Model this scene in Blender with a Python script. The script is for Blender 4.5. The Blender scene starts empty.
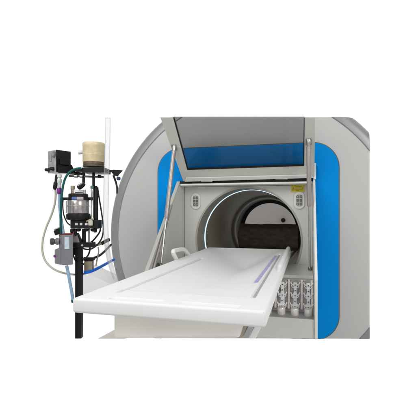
import bpy, bmesh, math, random
from mathutils import Vector, Matrix, noise
random.seed(7)
S = bpy.context.scene
COL = S.collection
PI = math.pi

# ------------------------------------------------------------------ camera model
F, TH, U0, V0, Z0 = 371.85, 0.25894, 208.0, 210.64, 1.45   # focal (px of a 416 frame), yaw, centre, horizon, eye height
CT, ST = math.cos(TH), math.sin(TH)
RIGHT, FWD, UP = Vector((CT, ST, 0)), Vector((-ST, CT, 0)), Vector((0, 0, 1))
CAM = Vector((0, 0, Z0))

def ray(u, v):
    return RIGHT*((u-U0)/F) + FWD + UP*((V0-v)/F)
def cam(u, v, d): return CAM + ray(u, v)*d
def atY(u, v, Y):
    r = ray(u, v); return CAM + r*(Y/r.y)
def atX(u, v, X):
    r = ray(u, v); return CAM + r*(X/r.x)
def atZ(u, v, z):
    r = ray(u, v); return CAM + r*((z-Z0)/r.z)
def atP(u, v, p, n):
    r = ray(u, v); return CAM + r*((p-CAM).dot(n)/r.dot(n))

# ------------------------------------------------------------------ materials
def mat(name, color, rough=0.5, metal=0.0, var=0.06, scale=6.0, bump=0.0, bscale=120.0, rvar=0.1, coat=0.0, stretch=None, spec=0.5):
    m = bpy.data.materials.new(name); m.use_nodes = True
    nt = m.node_tree; b = nt.nodes['Principled BSDF']
    tc = nt.nodes.new('ShaderNodeTexCoord')
    mp = nt.nodes.new('ShaderNodeMapping'); nt.links.new(tc.outputs['Object'], mp.inputs['Vector'])
    if stretch: mp.inputs['Scale'].default_value = stretch
    nz = nt.nodes.new('ShaderNodeTexNoise'); nz.inputs['Scale'].default_value = scale; nz.inputs['Detail'].default_value = 6
    nt.links.new(mp.outputs['Vector'], nz.inputs['Vector'])
    rp = nt.nodes.new('ShaderNodeValToRGB')
    c = Vector(color)
    lo, hi = c*(1-var), c*(1+var)
    rp.color_ramp.elements[0].position = 0.3; rp.color_ramp.elements[1].position = 0.7
    rp.color_ramp.elements[0].color = (*lo, 1); rp.color_ramp.elements[1].color = (*[min(1, x) for x in hi], 1)
    nt.links.new(nz.outputs['Fac'], rp.inputs['Fac']); nt.links.new(rp.outputs['Color'], b.inputs['Base Color'])
    mr = nt.nodes.new('ShaderNodeMapRange')
    mr.inputs['To Min'].default_value = max(0.02, rough-rvar); mr.inputs['To Max'].default_value = min(1, rough+rvar)
    n2 = nt.nodes.new('ShaderNodeTexNoise'); n2.inputs['Scale'].default_value = scale*3.1; n2.inputs['Detail'].default_value = 4
    nt.links.new(mp.outputs['Vector'], n2.inputs['Vector'])
    nt.links.new(n2.outputs['Fac'], mr.inputs['Value']); nt.links.new(mr.outputs['Result'], b.inputs['Roughness'])
    b.inputs['Metallic'].default_value = metal
    b.inputs['Coat Weight'].default_value = coat
    b.inputs['Specular IOR Level'].default_value = spec
    if bump:
        n3 = nt.nodes.new('ShaderNodeTexNoise'); n3.inputs['Scale'].default_value = bscale; n3.inputs['Detail'].default_value = 3
        nt.links.new(mp.outputs['Vector'], n3.inputs['Vector'])
        bp = nt.nodes.new('ShaderNodeBump'); bp.inputs['Strength'].default_value = bump; bp.inputs['Distance'].default_value = 0.002
        nt.links.new(n3.outputs['Fac'], bp.inputs['Height']); nt.links.new(bp.outputs['Normal'], b.inputs['Normal'])
    return m

def see_through(name, tint, gloss=0.05, rough=0.05, diffuse=0.0, dcol=(0.9, 0.9, 0.92)):
    m = bpy.data.materials.new(name); m.use_nodes = True
    nt = m.node_tree; nt.nodes.clear()
    out = nt.nodes.new('ShaderNodeOutputMaterial')
    t = nt.nodes.new('ShaderNodeBsdfTransparent'); t.inputs['Color'].default_value = (*tint, 1)
    g = nt.nodes.new('ShaderNodeBsdfGlossy'); g.inputs['Roughness'].default_value = rough
    lw = nt.nodes.new('ShaderNodeFresnel'); lw.inputs['IOR'].default_value = 1.45
    ml = nt.nodes.new('ShaderNodeMath'); ml.operation = 'MULTIPLY'; ml.inputs[1].default_value = gloss*10
    nt.links.new(lw.outputs[0], ml.inputs[0])
    mx = nt.nodes.new('ShaderNodeMixShader')
    nt.links.new(ml.outputs[0], mx.inputs['Fac']); nt.links.new(t.outputs[0], mx.inputs[1]); nt.links.new(g.outputs[0], mx.inputs[2])
    last = mx
    if diffuse:
        d = nt.nodes.new('ShaderNodeBsdfDiffuse'); d.inputs['Color'].default_value = (*dcol, 1)
        m2 = nt.nodes.new('ShaderNodeMixShader'); m2.inputs['Fac'].default_value = diffuse
        nt.links.new(mx.outputs[0], m2.inputs[1]); nt.links.new(d.outputs[0], m2.inputs[2]); last = m2
    nt.links.new(last.outputs[0], out.inputs['Surface'])
    return m

def glow(name, color, strength):
    m = bpy.data.materials.new(name); m.use_nodes = True
    b = m.node_tree.nodes['Principled BSDF']
    b.inputs['Base Color'].default_value = (*color, 1)
    b.inputs['Emission Color'].default_value = (*color, 1); b.inputs['Emission Strength'].default_value = strength
    return m

M = dict(
    face=mat('grey_paint', (0.56, 0.56, 0.545), 0.38, var=0.03, scale=1.5, bump=0.04, bscale=260),
    rim=mat('rim_paint', (0.33, 0.33, 0.345), 0.38, metal=0.3, var=0.05, scale=4),
    seam=mat('seam_rubber', (0.12, 0.12, 0.12), 0.6),
    blue=mat('blue_paint', (0.0, 0.275, 0.76), 0.45, var=0.03, scale=2, spec=0.05),
    house=mat('housing_paint', (0.64, 0.64, 0.60), 0.42, var=0.03, scale=3, bump=0.05, bscale=300),
    frame=mat('frame_paint', (0.54, 0.54, 0.49), 0.40, var=0.04, scale=5, bump=0.05, bscale=300),
    white=mat('white_edge', (0.80, 0.80, 0.78), 0.4, var=0.02),
    taupe=mat('bore_liner', (0.36, 0.33, 0.26), 0.36, var=0.06, scale=4),
    dark_taupe=mat('inner_liner', (0.085, 0.075, 0.06), 0.4, var=0.08, scale=4),
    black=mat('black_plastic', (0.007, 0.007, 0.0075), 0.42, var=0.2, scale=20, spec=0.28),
    rubber=mat('black_rubber', (0.008, 0.008, 0.008), 0.5, var=0.2, scale=20, spec=0.3),
    led=glow('light_strip', (0.62, 0.85, 1.0), 1.15),
    plastic=mat('white_plastic', (0.80, 0.80, 0.795), 0.55, var=0.015, scale=3, bump=0.03, bscale=300, spec=0.3),
    cream=mat('cream_plastic', (0.93, 0.90, 0.83), 0.45, var=0.07, scale=4),
    beige=mat('beige_paint', (0.42, 0.36, 0.28), 0.5, var=0.08, scale=8),
    steel=mat('brushed_steel', (0.55, 0.54, 0.53), 0.30, metal=0.9, var=0.08, scale=30, stretch=(1, 1, 0.1)),
    strut=mat('strut_steel', (0.42, 0.39, 0.37), 0.35, metal=0.6, var=0.06, scale=30),
    brass=mat('dull_brass', (0.40, 0.34, 0.24), 0.42, metal=0.5, var=0.2, scale=40),
    traygrey=mat('tray_grey', (0.40, 0.38, 0.37), 0.42, metal=0.3, var=0.12, scale=25),
    lip=mat('lip_grey', (0.36, 0.35, 0.345), 0.45, metal=0.2, var=0.06, scale=10),
    chrome=mat('clamp_white', (0.95, 0.945, 0.94), 0.16, metal=0.0, var=0.05, scale=40),
    yellow=mat('label_yellow', (0.62, 0.53, 0.02), 0.5, var=0.05, scale=30),
    ink=mat('label_ink', (0.16, 0.13, 0.02), 0.6),
    key=mat('keypad_white', (0.74, 0.74, 0.71), 0.45),
    keyring=mat('keypad_bezel', (0.50, 0.50, 0.46), 0.45),
    keydark=mat('key_grey', (0.13, 0.13, 0.13), 0.5),
    lilac=mat('guide_lilac', (0.42, 0.40, 0.64), 0.5, var=0.2, scale=40),
    groove=mat('guide_grey', (0.42, 0.40, 0.40), 0.5),
    brown=mat('brown_fabric', (0.17, 0.13, 0.112), 0.8, var=0.35, scale=9, stretch=(1.5, 1, 4), bump=0.5, bscale=200),
    wall=mat('pale_panel', (0.60, 0.57, 0.545), 0.6, var=0.04, scale=2, stretch=(1, 1, 4)),
    boxgrey=mat('box_grey', (0.36, 0.36, 0.38), 0.35, metal=0.2, var=0.22, scale=60),
    valve=mat('valve_grey', (0.215, 0.215, 0.235), 0.42, metal=0.15, var=0.10, scale=14),
    amber=mat('cream_jar', (0.70, 0.59, 0.37), 0.32, var=0.14, scale=26, bump=.2, bscale=90),
    sludge=mat('dark_amber', (0.12, 0.088, 0.055), 0.4, var=0.35, scale=45),
    pump=mat('pump_sleeve', (0.46, 0.43, 0.425), 0.25, metal=0.75, var=0.08, scale=20),
    teal=mat('teal_hose', (0.002, 0.085, 0.080), 0.38, var=0.12, scale=30, spec=0.3),
    sky=mat('pale_blue_hose', (0.30, 0.46, 0.62), 0.3, var=0.08, scale=30),
    bluehose=mat('blue_hose', (0.003, 0.14, 0.70), 0.38, var=0.08, scale=30, spec=0.2),
    ivory=mat('ivory_hose', (0.56, 0.53, 0.44), 0.4, var=0.06, scale=30),
    purple=mat('purple_plastic', (0.20, 0.015, 0.25), 0.4),
    red=mat('red_rubber', (0.22, 0.015, 0.012), 0.5),
    tagblue=mat('tag_blue', (0.10, 0.16, 0.45), 0.5),
    tagpale=mat('tag_pale', (0.50, 0.45, 0.46), 0.5),
    taglight=mat('tag_light', (0.55, 0.64, 0.70), 0.45, var=0.12, scale=60),
    clear_fit=mat('clear_fitting', (0.62, 0.66, 0.64), 0.2, var=0.2, scale=60),
    pale=mat('cabinet_pale', (0.93, 0.93, 0.93), 0.6, var=0.02, scale=3),
    glass=see_through('tinted_glass', (0.68, 0.68, 0.68), gloss=0.05, rough=0.03),
    tube=see_through('clear_tube', (0.96, 0.96, 0.965), gloss=0.04, rough=0.12, diffuse=0.08, dcol=(0.92, 0.92, 0.95)),
)

# ------------------------------------------------------------------ mesh builder
ORIGIN = {}
def root_of(o):
    while o.parent: o = o.parent
    return o

class MB:
    def __init__(s): s.bm = bmesh.new()
    def quadgrid(s, rows, closed_u=False, closed_v=False, cap=False):
        bm = s.bm; vs = [[bm.verts.new(p) for p in r] for r in rows]
        n, m = len(vs), len(vs[0])
        for i in range(n if closed_v else n-1):
            for j in range(m if closed_u else m-1):
                a, b, c, d = vs[i][j], vs[i][(j+1) % m], vs[(i+1) % n][(j+1) % m], vs[(i+1) % n][j]
                try: bm.faces.new((a, b, c, d))
                except ValueError: pass
        if cap and closed_u:
            bm.faces.new(list(reversed(vs[0]))); bm.faces.new(vs[-1])
        return s
    def hexa(s, p):      # eight corners: bottom four then top four
        v = [s.bm.verts.new(q) for q in p]
        for f in ((0, 3, 2, 1), (4, 5, 6, 7), (0, 1, 5, 4), (1, 2, 6, 5), (2, 3, 7, 6), (3, 0, 4, 7)):
            s.bm.faces.new([v[i] for i in f])
        return s
    def box(s, c, size, ax=None):
        c = Vector(c); X, Y, Z = ax or (Vector((1, 0, 0)), Vector((0, 1, 0)), Vector((0, 0, 1)))
        a, b, d = size[0]/2, size[1]/2, size[2]/2
        return s.hexa([c+X*i*a+Y*j*b+Z*k*d for k in (-1, 1) for i, j in ((-1, -1), (1, -1), (1, 1), (-1, 1))])
    def prism(s, pts, ext):   # planar loop of 3-D points swept by vector ext
        ext = Vector(ext); n = len(pts)
        a = [s.bm.verts.new(p) for p in pts]; b = [s.bm.verts.new(Vector(p)+ext) for p in pts]
        s.bm.faces.new(a); s.bm.faces.new(list(reversed(b)))
        for i in range(n): s.bm.faces.new((a[i], b[i], b[(i+1) % n], a[(i+1) % n]))
        return s
    def cyl(s, p0, p1, r0, r1=None, seg=28):
        return s.lathe(p0, Vector(p1)-Vector(p0), [(r0, 0), (r1 if r1 is not None else r0, (Vector(p1)-Vector(p0)).length)], seg)
    def lathe(s, p, axis, prof, seg=32, closed=False):
        p = Vector(p); a = Vector(axis).normalized()
        x = a.orthogonal().normalized(); y = a.cross(x)
        rows = [[p+a*h+(x*math.cos(2*PI*k/seg)+y*math.sin(2*PI*k/seg))*r for k in range(seg)] for r, h in prof]
        return s.quadgrid(rows, closed_u=True, closed_v=closed, cap=not closed)
    def tube(s, path, r, seg=12, radii=None):
        path = [Vector(p) for p in path]; rows = []; up = None
        for i, p in enumerate(path):
            t = (path[min(i+1, len(path)-1)]-path[max(i-1, 0)]).normalized()
            if up is None: up = t.orthogonal().normalized()
            up = (up-t*up.dot(t)).normalized(); w = t.cross(up)
            rr = radii[i] if radii else r
            rows.append([p+(up*math.cos(2*PI*k/seg)+w*math.sin(2*PI*k/seg))*rr for k in range(seg)])
        return s.quadgrid(rows, closed_u=True, cap=True)
    def plate(s, loop, holes, ext, to3):   # 2-D loop with holes, filled and swept
        bm = s.bm; edges = []
        for L in [loop]+list(holes):
            v = [bm.verts.new(to3(*q)) for q in L]
            edges += [bm.edges.new((v[i], v[(i+1) % len(v)])) for i in range(len(v))]
        r = bmesh.ops.triangle_fill(bm, use_beauty=True, use_dissolve=False, edges=edges)
        fs = [g for g in r['geom'] if isinstance(g, bmesh.types.BMFace)]
        e = bmesh.ops.extrude_face_region(bm, geom=fs)
        vv = [g for g in e['geom'] if isinstance(g, bmesh.types.BMVert)]
        bmesh.ops.translate(bm, verts=vv, vec=Vector(ext))
        return s
    def bisect(s, co, no):
        bm = s.bm
        bmesh.ops.bisect_plane(bm, geom=bm.verts[:]+bm.edges[:]+bm.faces[:], plane_co=co, plane_no=no, clear_outer=True)
        return s
    def fill(s):
        ed = [e for e in s.bm.edges if len(e.link_faces) == 1]
        if ed: bmesh.ops.holes_fill(s.bm, edges=ed, sides=0)
        return s
    def build(s, name, m, parent=None, bevel=0.0, segs=2, angle=38, base=None):
        bm = s.bm
        bmesh.ops.recalc_face_normals(bm, faces=bm.faces[:])
        if parent is not None: org = ORIGIN[root_of(parent).name]
        else:
            xs = [v.co for v in bm.verts]
            org = Vector(base) if base is not None else Vector((sum(c.x for c in xs)/len(xs), sum(c.y for c in xs)/len(xs), min(c.z for c in xs)))
        bmesh.ops.translate(bm, verts=bm.verts[:], vec=-org)
        for f in bm.faces: f.smooth = True
        for e in bm.edges:
            if len(e.link_faces) == 2 and e.calc_face_angle(0) > math.radians(angle): e.smooth = False
        me = bpy.data.meshes.new(name); bm.to_mesh(me); bm.free()
        me.materials.append(m if not isinstance(m, str) else M[m])
        o = bpy.data.objects.new(name, me); COL.objects.link(o)
        if parent is not None: o.parent = parent
        else: o.location = org; ORIGIN[o.name] = org
        if bevel:
            bv = o.modifiers.new('bevel', 'BEVEL'); bv.width = bevel; bv.segments = segs; bv.limit_method = 'ANGLE'; bv.angle_limit = math.radians(40); bv.harden_normals = True
        return o

def thing(name, label, cat, loc, group=None):
    o = bpy.data.objects.new(name, None); COL.objects.link(o); o.location = loc
    o.empty_display_size = 0.1
    ORIGIN[o.name] = Vector(loc); o['label'] = label; o['category'] = cat
    if group: o['group'] = group
    return o
def tag(o, label, cat, group=None):
    o['label'] = label; o['category'] = cat
    if group: o['group'] = group
    return o

def smooth_path(pts, n=10):
    P = [Vector(p) for p in pts]; P = [P[0]*2-P[1]]+P+[P[-1]*2-P[-2]]
    out = []
    for i in range(1, len(P)-2):
        a, b, c, d = P[i-1:i+3]
        for k in range(n):
            t = k/n
            out.append(0.5*((2*b)+(c-a)*t+(2*a-5*b+4*c-d)*t*t+(3*b-a-3*c+d)*t**3))
    out.append(P[-2]); return out
def rrect(x0, z0, x1, z1, r, n=10):
    out = []
    for cx_, cz_, a0 in ((x1-r, z1-r, 0), (x0+r, z1-r, 90), (x0+r, z0+r, 180), (x1-r, z0+r, 270)):
        for k in range(n+1):
            a = math.radians(a0+90*k/n); out.append((cx_+r*math.cos(a), cz_+r*math.sin(a)))
    return out
def circle(cx_, cz_, r, n=64): return [(cx_+r*math.cos(2*PI*k/n), cz_+r*math.sin(2*PI*k/n)) for k in range(n)]
def clip2(poly, co, no):   # keep the side where (p-co).no <= 0
    out = []; n = len(poly)
    for i in range(n):
        a, b = poly[i], poly[(i+1) % n]
        da = (a[0]-co[0])*no[0]+(a[1]-co[1])*no[1]; db = (b[0]-co[0])*no[0]+(b[1]-co[1])*no[1]
        if da <= 0: out.append(a)
        if da*db < 0:
            t = da/(da-db); out.append((a[0]+(b[0]-a[0])*t, a[1]+(b[1]-a[1])*t))
    return out

# ------------------------------------------------------------------ scanner
D = 2.60
CX, CZ, R0 = -0.4152, Z0-0.1856, 0.990
RIMW = 0.086
YAX = Vector((0, 1, 0))
def XZ(p): return (p.x, p.z)
tp0, tp1 = XZ(atY(312, 117.2, D)), XZ(atY(352, 117.2, D))
bt0, bt1 = XZ(atY(318, 338.6, D)), XZ(atY(370, 338.8, D))
XR = atY(369.6, 200, D).x
def normal2(a, b):
    dx, dz = b[0]-a[0], b[1]-a[1]; L = math.hypot(dx, dz); return (-dz/L, dx/L)
NT = normal2(tp0, tp1); NB = tuple(-q for q in normal2(bt0, bt1))
CLIPS = [(tp0, NT), (bt0, NB), ((XR, 0), (1, 0))]
def clip_loop(L):
    for co, no in CLIPS: L = clip2(L, co, no)
    return L

sc = thing('scanner', 'big round grey scanner with blue panel and glass lid raised over its bore', 'scanner', (CX, D+0.6, CZ-R0*0.86))
XL = -0.0+atY(178.3, 184, D-0.02).x          # left side of the loading hood
XRW = atY(316.5, 250, 2.2).x                  # right side of the hood
ZT = atY(178.3, 184, D-0.02).z                # top of the hood opening
r_ = ray(247.2, 240.2); YB = CX/(r_.x/r_.y)   # hood back wall, where the bore is centred on the machine axis
bc = atY(247.2, 240.2, YB); BR = abs(atY(197.3, 240, YB).x-bc.x)
BZ = bc.z
print('XL', XL, 'XRW', XRW, 'ZT', ZT-Z0, 'YB', YB, 'bore', BR, BZ-Z0)

YF = 2.02                                     # front of the hood's lower edge
ZS = atY(316, 268, YF).z
p_left = atX(145.5, 271.5, XL)
print('left lower edge', p_left, 'YF', YF)
YF = p_left.y; ZSL = p_left.z
ZBOT = atX(317.2, 338.8, XRW).z if False else None

# opening behind the blue panel
def plane_y(y): return lambda x, z: Vector((x, y, z))
hole = [(XL+0.004, ZT-0.86), (XRW-0.004, ZT-0.86), (XRW-0.004, ZT-0.004), (XL+0.004, ZT-0.004)]
bl, br = atY(158.4, 240, D).x, atY(338.6, 240, D).x
btop = atY(316, 142.8, D).z; bbot = btop-2*(btop-CZ)+0.02
bbot = atY(318, 339.8, D).z
blue_loop = clip_loop(rrect(bl, bbot, br, btop, 0.17, 14)); 
seam_loop = clip_loop(rrect(bl-0.006, bbot-0.006, br+0.006, btop+0.006, 0.176, 14))
def zcut(x): return bt0[1]+(x-bt0[0])*(bt1[1]-bt0[1])/(bt1[0]-bt0[0])
hb = zcut(XRW)+0.035
hole = [(XL+0.004, hb), (XRW-0.004, hb), (XRW-0.004, ZT-0.004), (XL+0.004, ZT-0.004)]
face_loop = clip_loop(circle(CX, CZ, R0, 160))
MB().plate(face_loop, [hole], (0, 0.03, 0), plane_y(D)).build('front_panel', 'face', sc)
MB().plate(seam_loop, [hole], (0, -0.003, 0), plane_y(D-0.0005)).build('panel_seam', 'seam', sc)
MB().plate(blue_loop, [hole], (0, -0.007, 0), plane_y(D-0.004)).build('blue_panel', 'blue', sc, bevel=0.003)

# rim
rim = MB()
C0 = Vector((CX, 0, CZ))
prof = [(R0+0.0006, D-0.001), (R0+0.006, D-0.006), (R0+0.040, D-0.005), (R0+0.064, D+0.006), (R0+0.078, D+0.024), (RIMW+R0, D+0.05), (RIMW+R0, D+0.14), (R0+0.002, D+0.14)]
rim.lathe(C0, YAX, prof, 160, closed=True)
for co, no in CLIPS: rim.bisect(Vector((co[0], 0, co[1])), Vector((no[0], 0, no[1])))
rim.fill()
def islands(bm):
    seen = set(); out = []
    for v in bm.verts:
        if v in seen: continue
        st_ = [v]; comp = []; seen.add(v)
        while st_:
            q = st_.pop(); comp.append(q)
            for e_ in q.link_edges:
                o_ = e_.other_vert(q)
                if o_ not in seen: seen.add(o_); st_.append(o_)
        out.append(comp)
    return out
for comp in islands(rim.bm):
    ix = {v: i for i, v in enumerate(comp)}; part = MB(); nv = [part.bm.verts.new(v.co) for v in comp]
    for f in rim.bm.faces:
        if f.verts[0] in ix: part.bm.faces.new([nv[ix[v]] for v in f.verts])
    part.build('rim', 'rim', sc)
# shell behind
YE = YB+1.45
sh = MB()
rs = R0+0.045
sh.lathe(C0, YAX, [(rs, D+0.145), (rs, YE), (rs-0.012, YE), (rs-0.012, D+0.145)], 120, closed=True)
sh.lathe(C0, YAX, [(rs-0.014, YE-0.012), (rs-0.014, YE), (BR+0.03, YE), (BR+0.03, YE-0.012)], 96, closed=True)
for co, no in CLIPS: sh.bisect(Vector((co[0], 0, co[1])), Vector((no[0], 0, no[1])))
sh.fill()
def chord(co, no, r):
    d = (co[0]-CX)*no[0]+(co[1]-CZ)*no[1]; t = (-no[1], no[0]); m = (CX+no[0]*d, CZ+no[1]*d); h = math.sqrt(max(0, r*r-d*d))
    return (m[0]-t[0]*h, m[1]-t[1]*h), (m[0]+t[0]*h, m[1]+t[1]*h)
for co, no in CLIPS:
    a, b = chord(co, no, rs-0.016)
    if no[0] != 1: a, b = [(min(q[0], XR-0.012), q[1]+(min(q[0], XR-0.012)-q[0])*(-no[0]/no[1])) for q in (a, b)]
    k = 0.010
    sh.hexa([Vector((a[0]-no[0]*k, D+0.032, a[1]-no[1]*k)), Vector((b[0]-no[0]*k, D+0.032, b[1]-no[1]*k)), Vector((b[0]-no[0]*k, YE-0.015, b[1]-no[1]*k)), Vector((a[0]-no[0]*k, YE-0.015, a[1]-no[1]*k)),
             Vector((a[0]-no[0]*.001, D+0.032, a[1]-no[1]*.001)), Vector((b[0]-no[0]*.001, D+0.032, b[1]-no[1]*.001)), Vector((b[0]-no[0]*.001, YE-0.015, b[1]-no[1]*.001)), Vector((a[0]-no[0]*.001, YE-0.015, a[1]-no[1]*.001))])
sh.build('shell', 'face', sc)

# hood: side walls, ceiling, back wall with the bore opening, ledge, lip, apron
T = 0.016
ledge_z = atY(298, 264.2, YB).z
YLE = atZ(298, 275.5, ledge_z).y              # front edge of the ledge
lip_t = atZ(300, 318.5, atY(300, 318.5, YF).z)
lip_z = atY(305, 319.5, YF).z                 # lip level at the hood's front
print('ledge', ledge_z-Z0, YLE, 'lip', lip_z-Z0)
zb_r = atY(317.3, 339.5, YF).z; zb_l = atY(145.5, 335.5, YF).z
hd = MB()
def side(x0, x1, ztop_extra):
    zb = zb_r if x0 > -0.5 else zb_l
    pts = [(YB, zb), (YF, zb), (YF, ZSL), (D-0.03, ZT+ztop_extra), (D-0.012, ZT+ztop_extra), (D-0.012, ZT), (YB, ZT)]
    hd.prism([Vector((x0, y, z)) for y, z in pts], (x1-x0, 0, 0))
side(XL, XL+T, 0.0)
side(XRW-T, XRW, 0.0)
hd.box(((XL+XRW)/2, (D-0.03+YB)/2, ZT-0.008+0.0), (XRW-XL-2*T-0.001, YB-D+0.03-0.001, 0.016))
back = [(XL+T, zb_l+0.02), (XRW-T, zb_l+0.02), (XRW-T, ZT-0.017), (XL+T, ZT-0.017)]
hd.plate(back, [circle(bc.x, BZ, BR, 96)], (0, 0.012, 0), plane_y(YB))
hd.box(((XL+XRW)/2, (YLE+YB)/2-0.001, ledge_z-0.009), (XRW-XL-2*T-0.002, YB-YLE-0.003, 0.018))
# front apron
hd.prism([Vector((XL+T+0.001, YF+0.004, zb_l)), Vector((XRW-T-0.001, YF+0.004, zb_r)), Vector((XRW-T-0.001, YF+0.004, lip_z)), Vector((XL+T+0.001, YF+0.004, lip_z))], (0, 0.012, 0))
hood = hd.build('hood', 'house', sc, bevel=0.0025)
# white trim on the front edge of each side wall and along the top opening
for x0, x1 in ((XL-0.004, XL+T+0.003), (XRW-T+0.004, XRW+0.001)):
    t = MB(); zb = zb_r if x0 > -0.5 else zb_l
    path = [(YF, zb), (YF, ZSL), (D-0.03, ZT+0.012)]
    n2 = Vector((0, -(ZT-ZSL), -(D-0.03-YF))).normalized()*0.010
    off = Vector((0, -0.010, 0))
    A = [Vector((x0, YF-0.001, zb+.006)), Vector((x0, YF-0.001, ZSL)), Vector((x0, D-0.031, ZT+0.012))]
    o_ = [off, (off+Vector((0, -0.007, -0.003)))*0.62+off*0.0, Vector((0, -0.008, 0.006))]
    rows = []
    for p, q in zip(A, o_):
        rows.append([p, p+q, p+q+Vector((x1-x0, 0, 0)), p+Vector((x1-x0, 0, 0))])
    t.quadgrid(rows, closed_u=True, cap=True)
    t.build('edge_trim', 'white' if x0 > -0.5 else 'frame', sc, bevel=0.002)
MB().box(((XL+XRW)/2, D-0.036, ZT-0.007), (XRW-XL-2*T-0.012, 0.010, 0.013)).build('top_trim', 'white', sc, bevel=0.002)

# bore
bo = MB()
YL = YB+ (1/0.929-1)*YB                       # where the light ring sits
YE2 = YB/0.655
bo.lathe(Vector((bc.x, 0, BZ)), YAX, [(BR, YB-0.004), (BR, YL), (BR+0.012, YL), (BR+0.012, YB-0.004)], 96, closed=True)
mouth = bo.build('bore_mouth', mat('mouth_liner', (0.40, 0.385, 0.335), 0.36, var=0.04), sc)
lr = MB(); rows = []
for k in range(97):
    a = math.radians(48+(228-48)*k/96); q = Vector((math.cos(a), 0, math.sin(a)))
    rows.append([Vector((bc.x, y, BZ))+q*r for r, y in ((BR-0.003, YL-0.001), (BR-0.003, YL+0.018), (BR+0.010, YL+0.018), (BR+0.010, YL-0.001))])
lr.quadgrid(rows, closed_u=True, cap=True).build('light_strip', 'led', sc)
bi = MB()
bi.lathe(Vector((bc.x, 0, BZ)), YAX, [(BR, YL+0.021), (BR, YE2-0.07), (BR+0.012, YE2-0.07), (BR+0.012, YL+0.021)], 96, closed=True)
bi.build('bore_tube', 'taupe', sc)
MB().lathe(Vector((bc.x, 0, BZ)), YAX, [(BR+0.01, YE2-0.069), (BR-0.02, YE2-0.072), (BR-0.035, YE2-0.05), (BR-0.035, YE2), (BR+0.01, YE2)], 96, closed=True).build('inner_collar', 'taupe', sc)
MB().lathe(Vector((bc.x, 0, BZ)), YAX, [(BR-0.036, YE2+0.001), (BR-0.036, YE2+0.30), (BR-0.075, YE2+0.30), (BR-0.075, YE2+0.32), (BR+0.02, YE2+0.32), (BR+0.02, YE2+0.001)], 96, closed=True).build('exit_sleeve', 'black', sc)

# tray of cable clamps below the ledge
pt_top = Vector((0, YLE+0.002, ledge_z-0.019))
zl = lip_z+0.004
YTB = YF+0.145                                 # foot of the tray
pt_bot = Vector((0, YTB, atY(300, 311, YTB).z))
print('tray', pt_top.y, pt_top.z-Z0, pt_bot.y, pt_bot.z-Z0)
tn = Vector((0, -(pt_top.z-pt_bot.z), (pt_top.y-pt_bot.y))).normalized()      # faces front and up
ts = (pt_top-pt_bot).normalized()
trayx0, trayx1 = XL+T+0.002, XRW-T-0.002
tr = MB()
tr.prism([Vector((trayx0, p.y, p.z)) for p in (pt_top, pt_bot, pt_bot-tn*0.012, pt_top-tn*0.012)], (trayx1-trayx0, 0, 0))
tray = tr.build('tray', 'traygrey', sc)
lp = MB()
lp.prism([Vector((trayx0, y, z)) for y, z in ((pt_bot.y-0.001, pt_bot.z-0.001), (YF+0.018, lip_z), (YF+0.018, lip_z-0.012), (pt_bot.y-0.001, pt_bot.z-0.014))], (trayx1-trayx0, 0, 0))
lp.build('tray_lip', 'lip', tray)
def tray_at(u, v): return atP(u, v, pt_bot, tn)
SL = (pt_top-pt_bot).length
def tp(x, s, h): return Vector((x, pt_bot.y, pt_bot.z))+ts*s+tn*h
TX = Vector((1, 0, 0))
# fine knurled strip texture: many small ribs on the tray bed, one mesh
cols = [tray_at(u, 298).x for u in (308.3, 295.2, 282.4, 269.5)]
pitch = cols[0]-cols[1]
ribm = mat('rib_grey', (0.56, 0.535, 0.52), 0.4, metal=0.15, var=0.40, scale=110)
for cxk in cols:
    for sd in (-1, 1):
        kn = MB(); rows = []; x = cxk+sd*pitch*0.27
        for k in range(26):
            for f_, h in ((0, .0015), (.15, .006), (.65, .006), (.8, .0015)):
                sk = SL*(0.10+0.86*(k+f_)/26); rows.append([tp(x-pitch*.065, sk, .0005), tp(x-pitch*.065, sk, h), tp(x+pitch*.065, sk, h), tp(x+pitch*.065, sk, .0005)])
        kn.quadgrid(rows, closed_u=True, cap=True); kn.build('ribbed_strip', ribm, tray)
for i, cxk in enumerate(cols+[cols[-1]-pitch]):
    dv = MB()
    xx = cxk+pitch*0.5
    if xx > trayx1-0.006: xx = trayx1-0.008
    dv.box(tp(xx, SL*0.50, 0.008), (pitch*0.17, SL*0.92, 0.016), (TX, ts, tn))
    dv.build('divider', 'lip' if False else mat('divider_grey', (0.78, 0.75, 0.74), 0.4, metal=0.2, var=0.06), tray, bevel=0.002)
def clamp(x):
    c = MB(); w = pitch
    # stem with a waist
    rows = []
    for s, hw in ((0.05, .20), (0.14, .22), (0.22, .16), (0.34, .15), (0.42, .20), (0.50, .19), (0.58, .13), (0.70, .15), (0.80, .20), (0.86, .17)):
        rows.append([tp(x-w*hw, SL*s, 0.004), tp(x-w*hw*.8, SL*s, 0.020), tp(x+w*hw*.8, SL*s, 0.020), tp(x+w*hw, SL*s, 0.004)])
    c.quadgrid(rows, closed_u=True, cap=True)
    # forks: half rings opening upwards
    for s, rr, th in ((0.80, .34, .05), (0.71, .29, .035), (0.48, .33, .05), (0.40, .28, .035), (0.15, .35, .055), (0.07, .30, .04)):
        pts = []
        for k in range(17):
            a = PI+PI*k/16
            pts.append(tp(x+w*rr*math.cos(a), SL*s+w*rr*0.85*math.sin(a)+w*rr*0.55, 0.020))
        c.tube(pts, w*th, 8)
    c.tube([tp(x+w*0.31*math.cos(2*PI*k/20), SL*0.12+w*0.2*math.sin(2*PI*k/20), 0.015) for k in range(21)], w*.045, 8)
    for s in (0.30, 0.62): c.cyl(tp(x, SL*s, 0.018), tp(x, SL*s, 0.025), w*.07, seg=12)
    o = c.build('clamp', 'chrome', tray)
    return o
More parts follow.
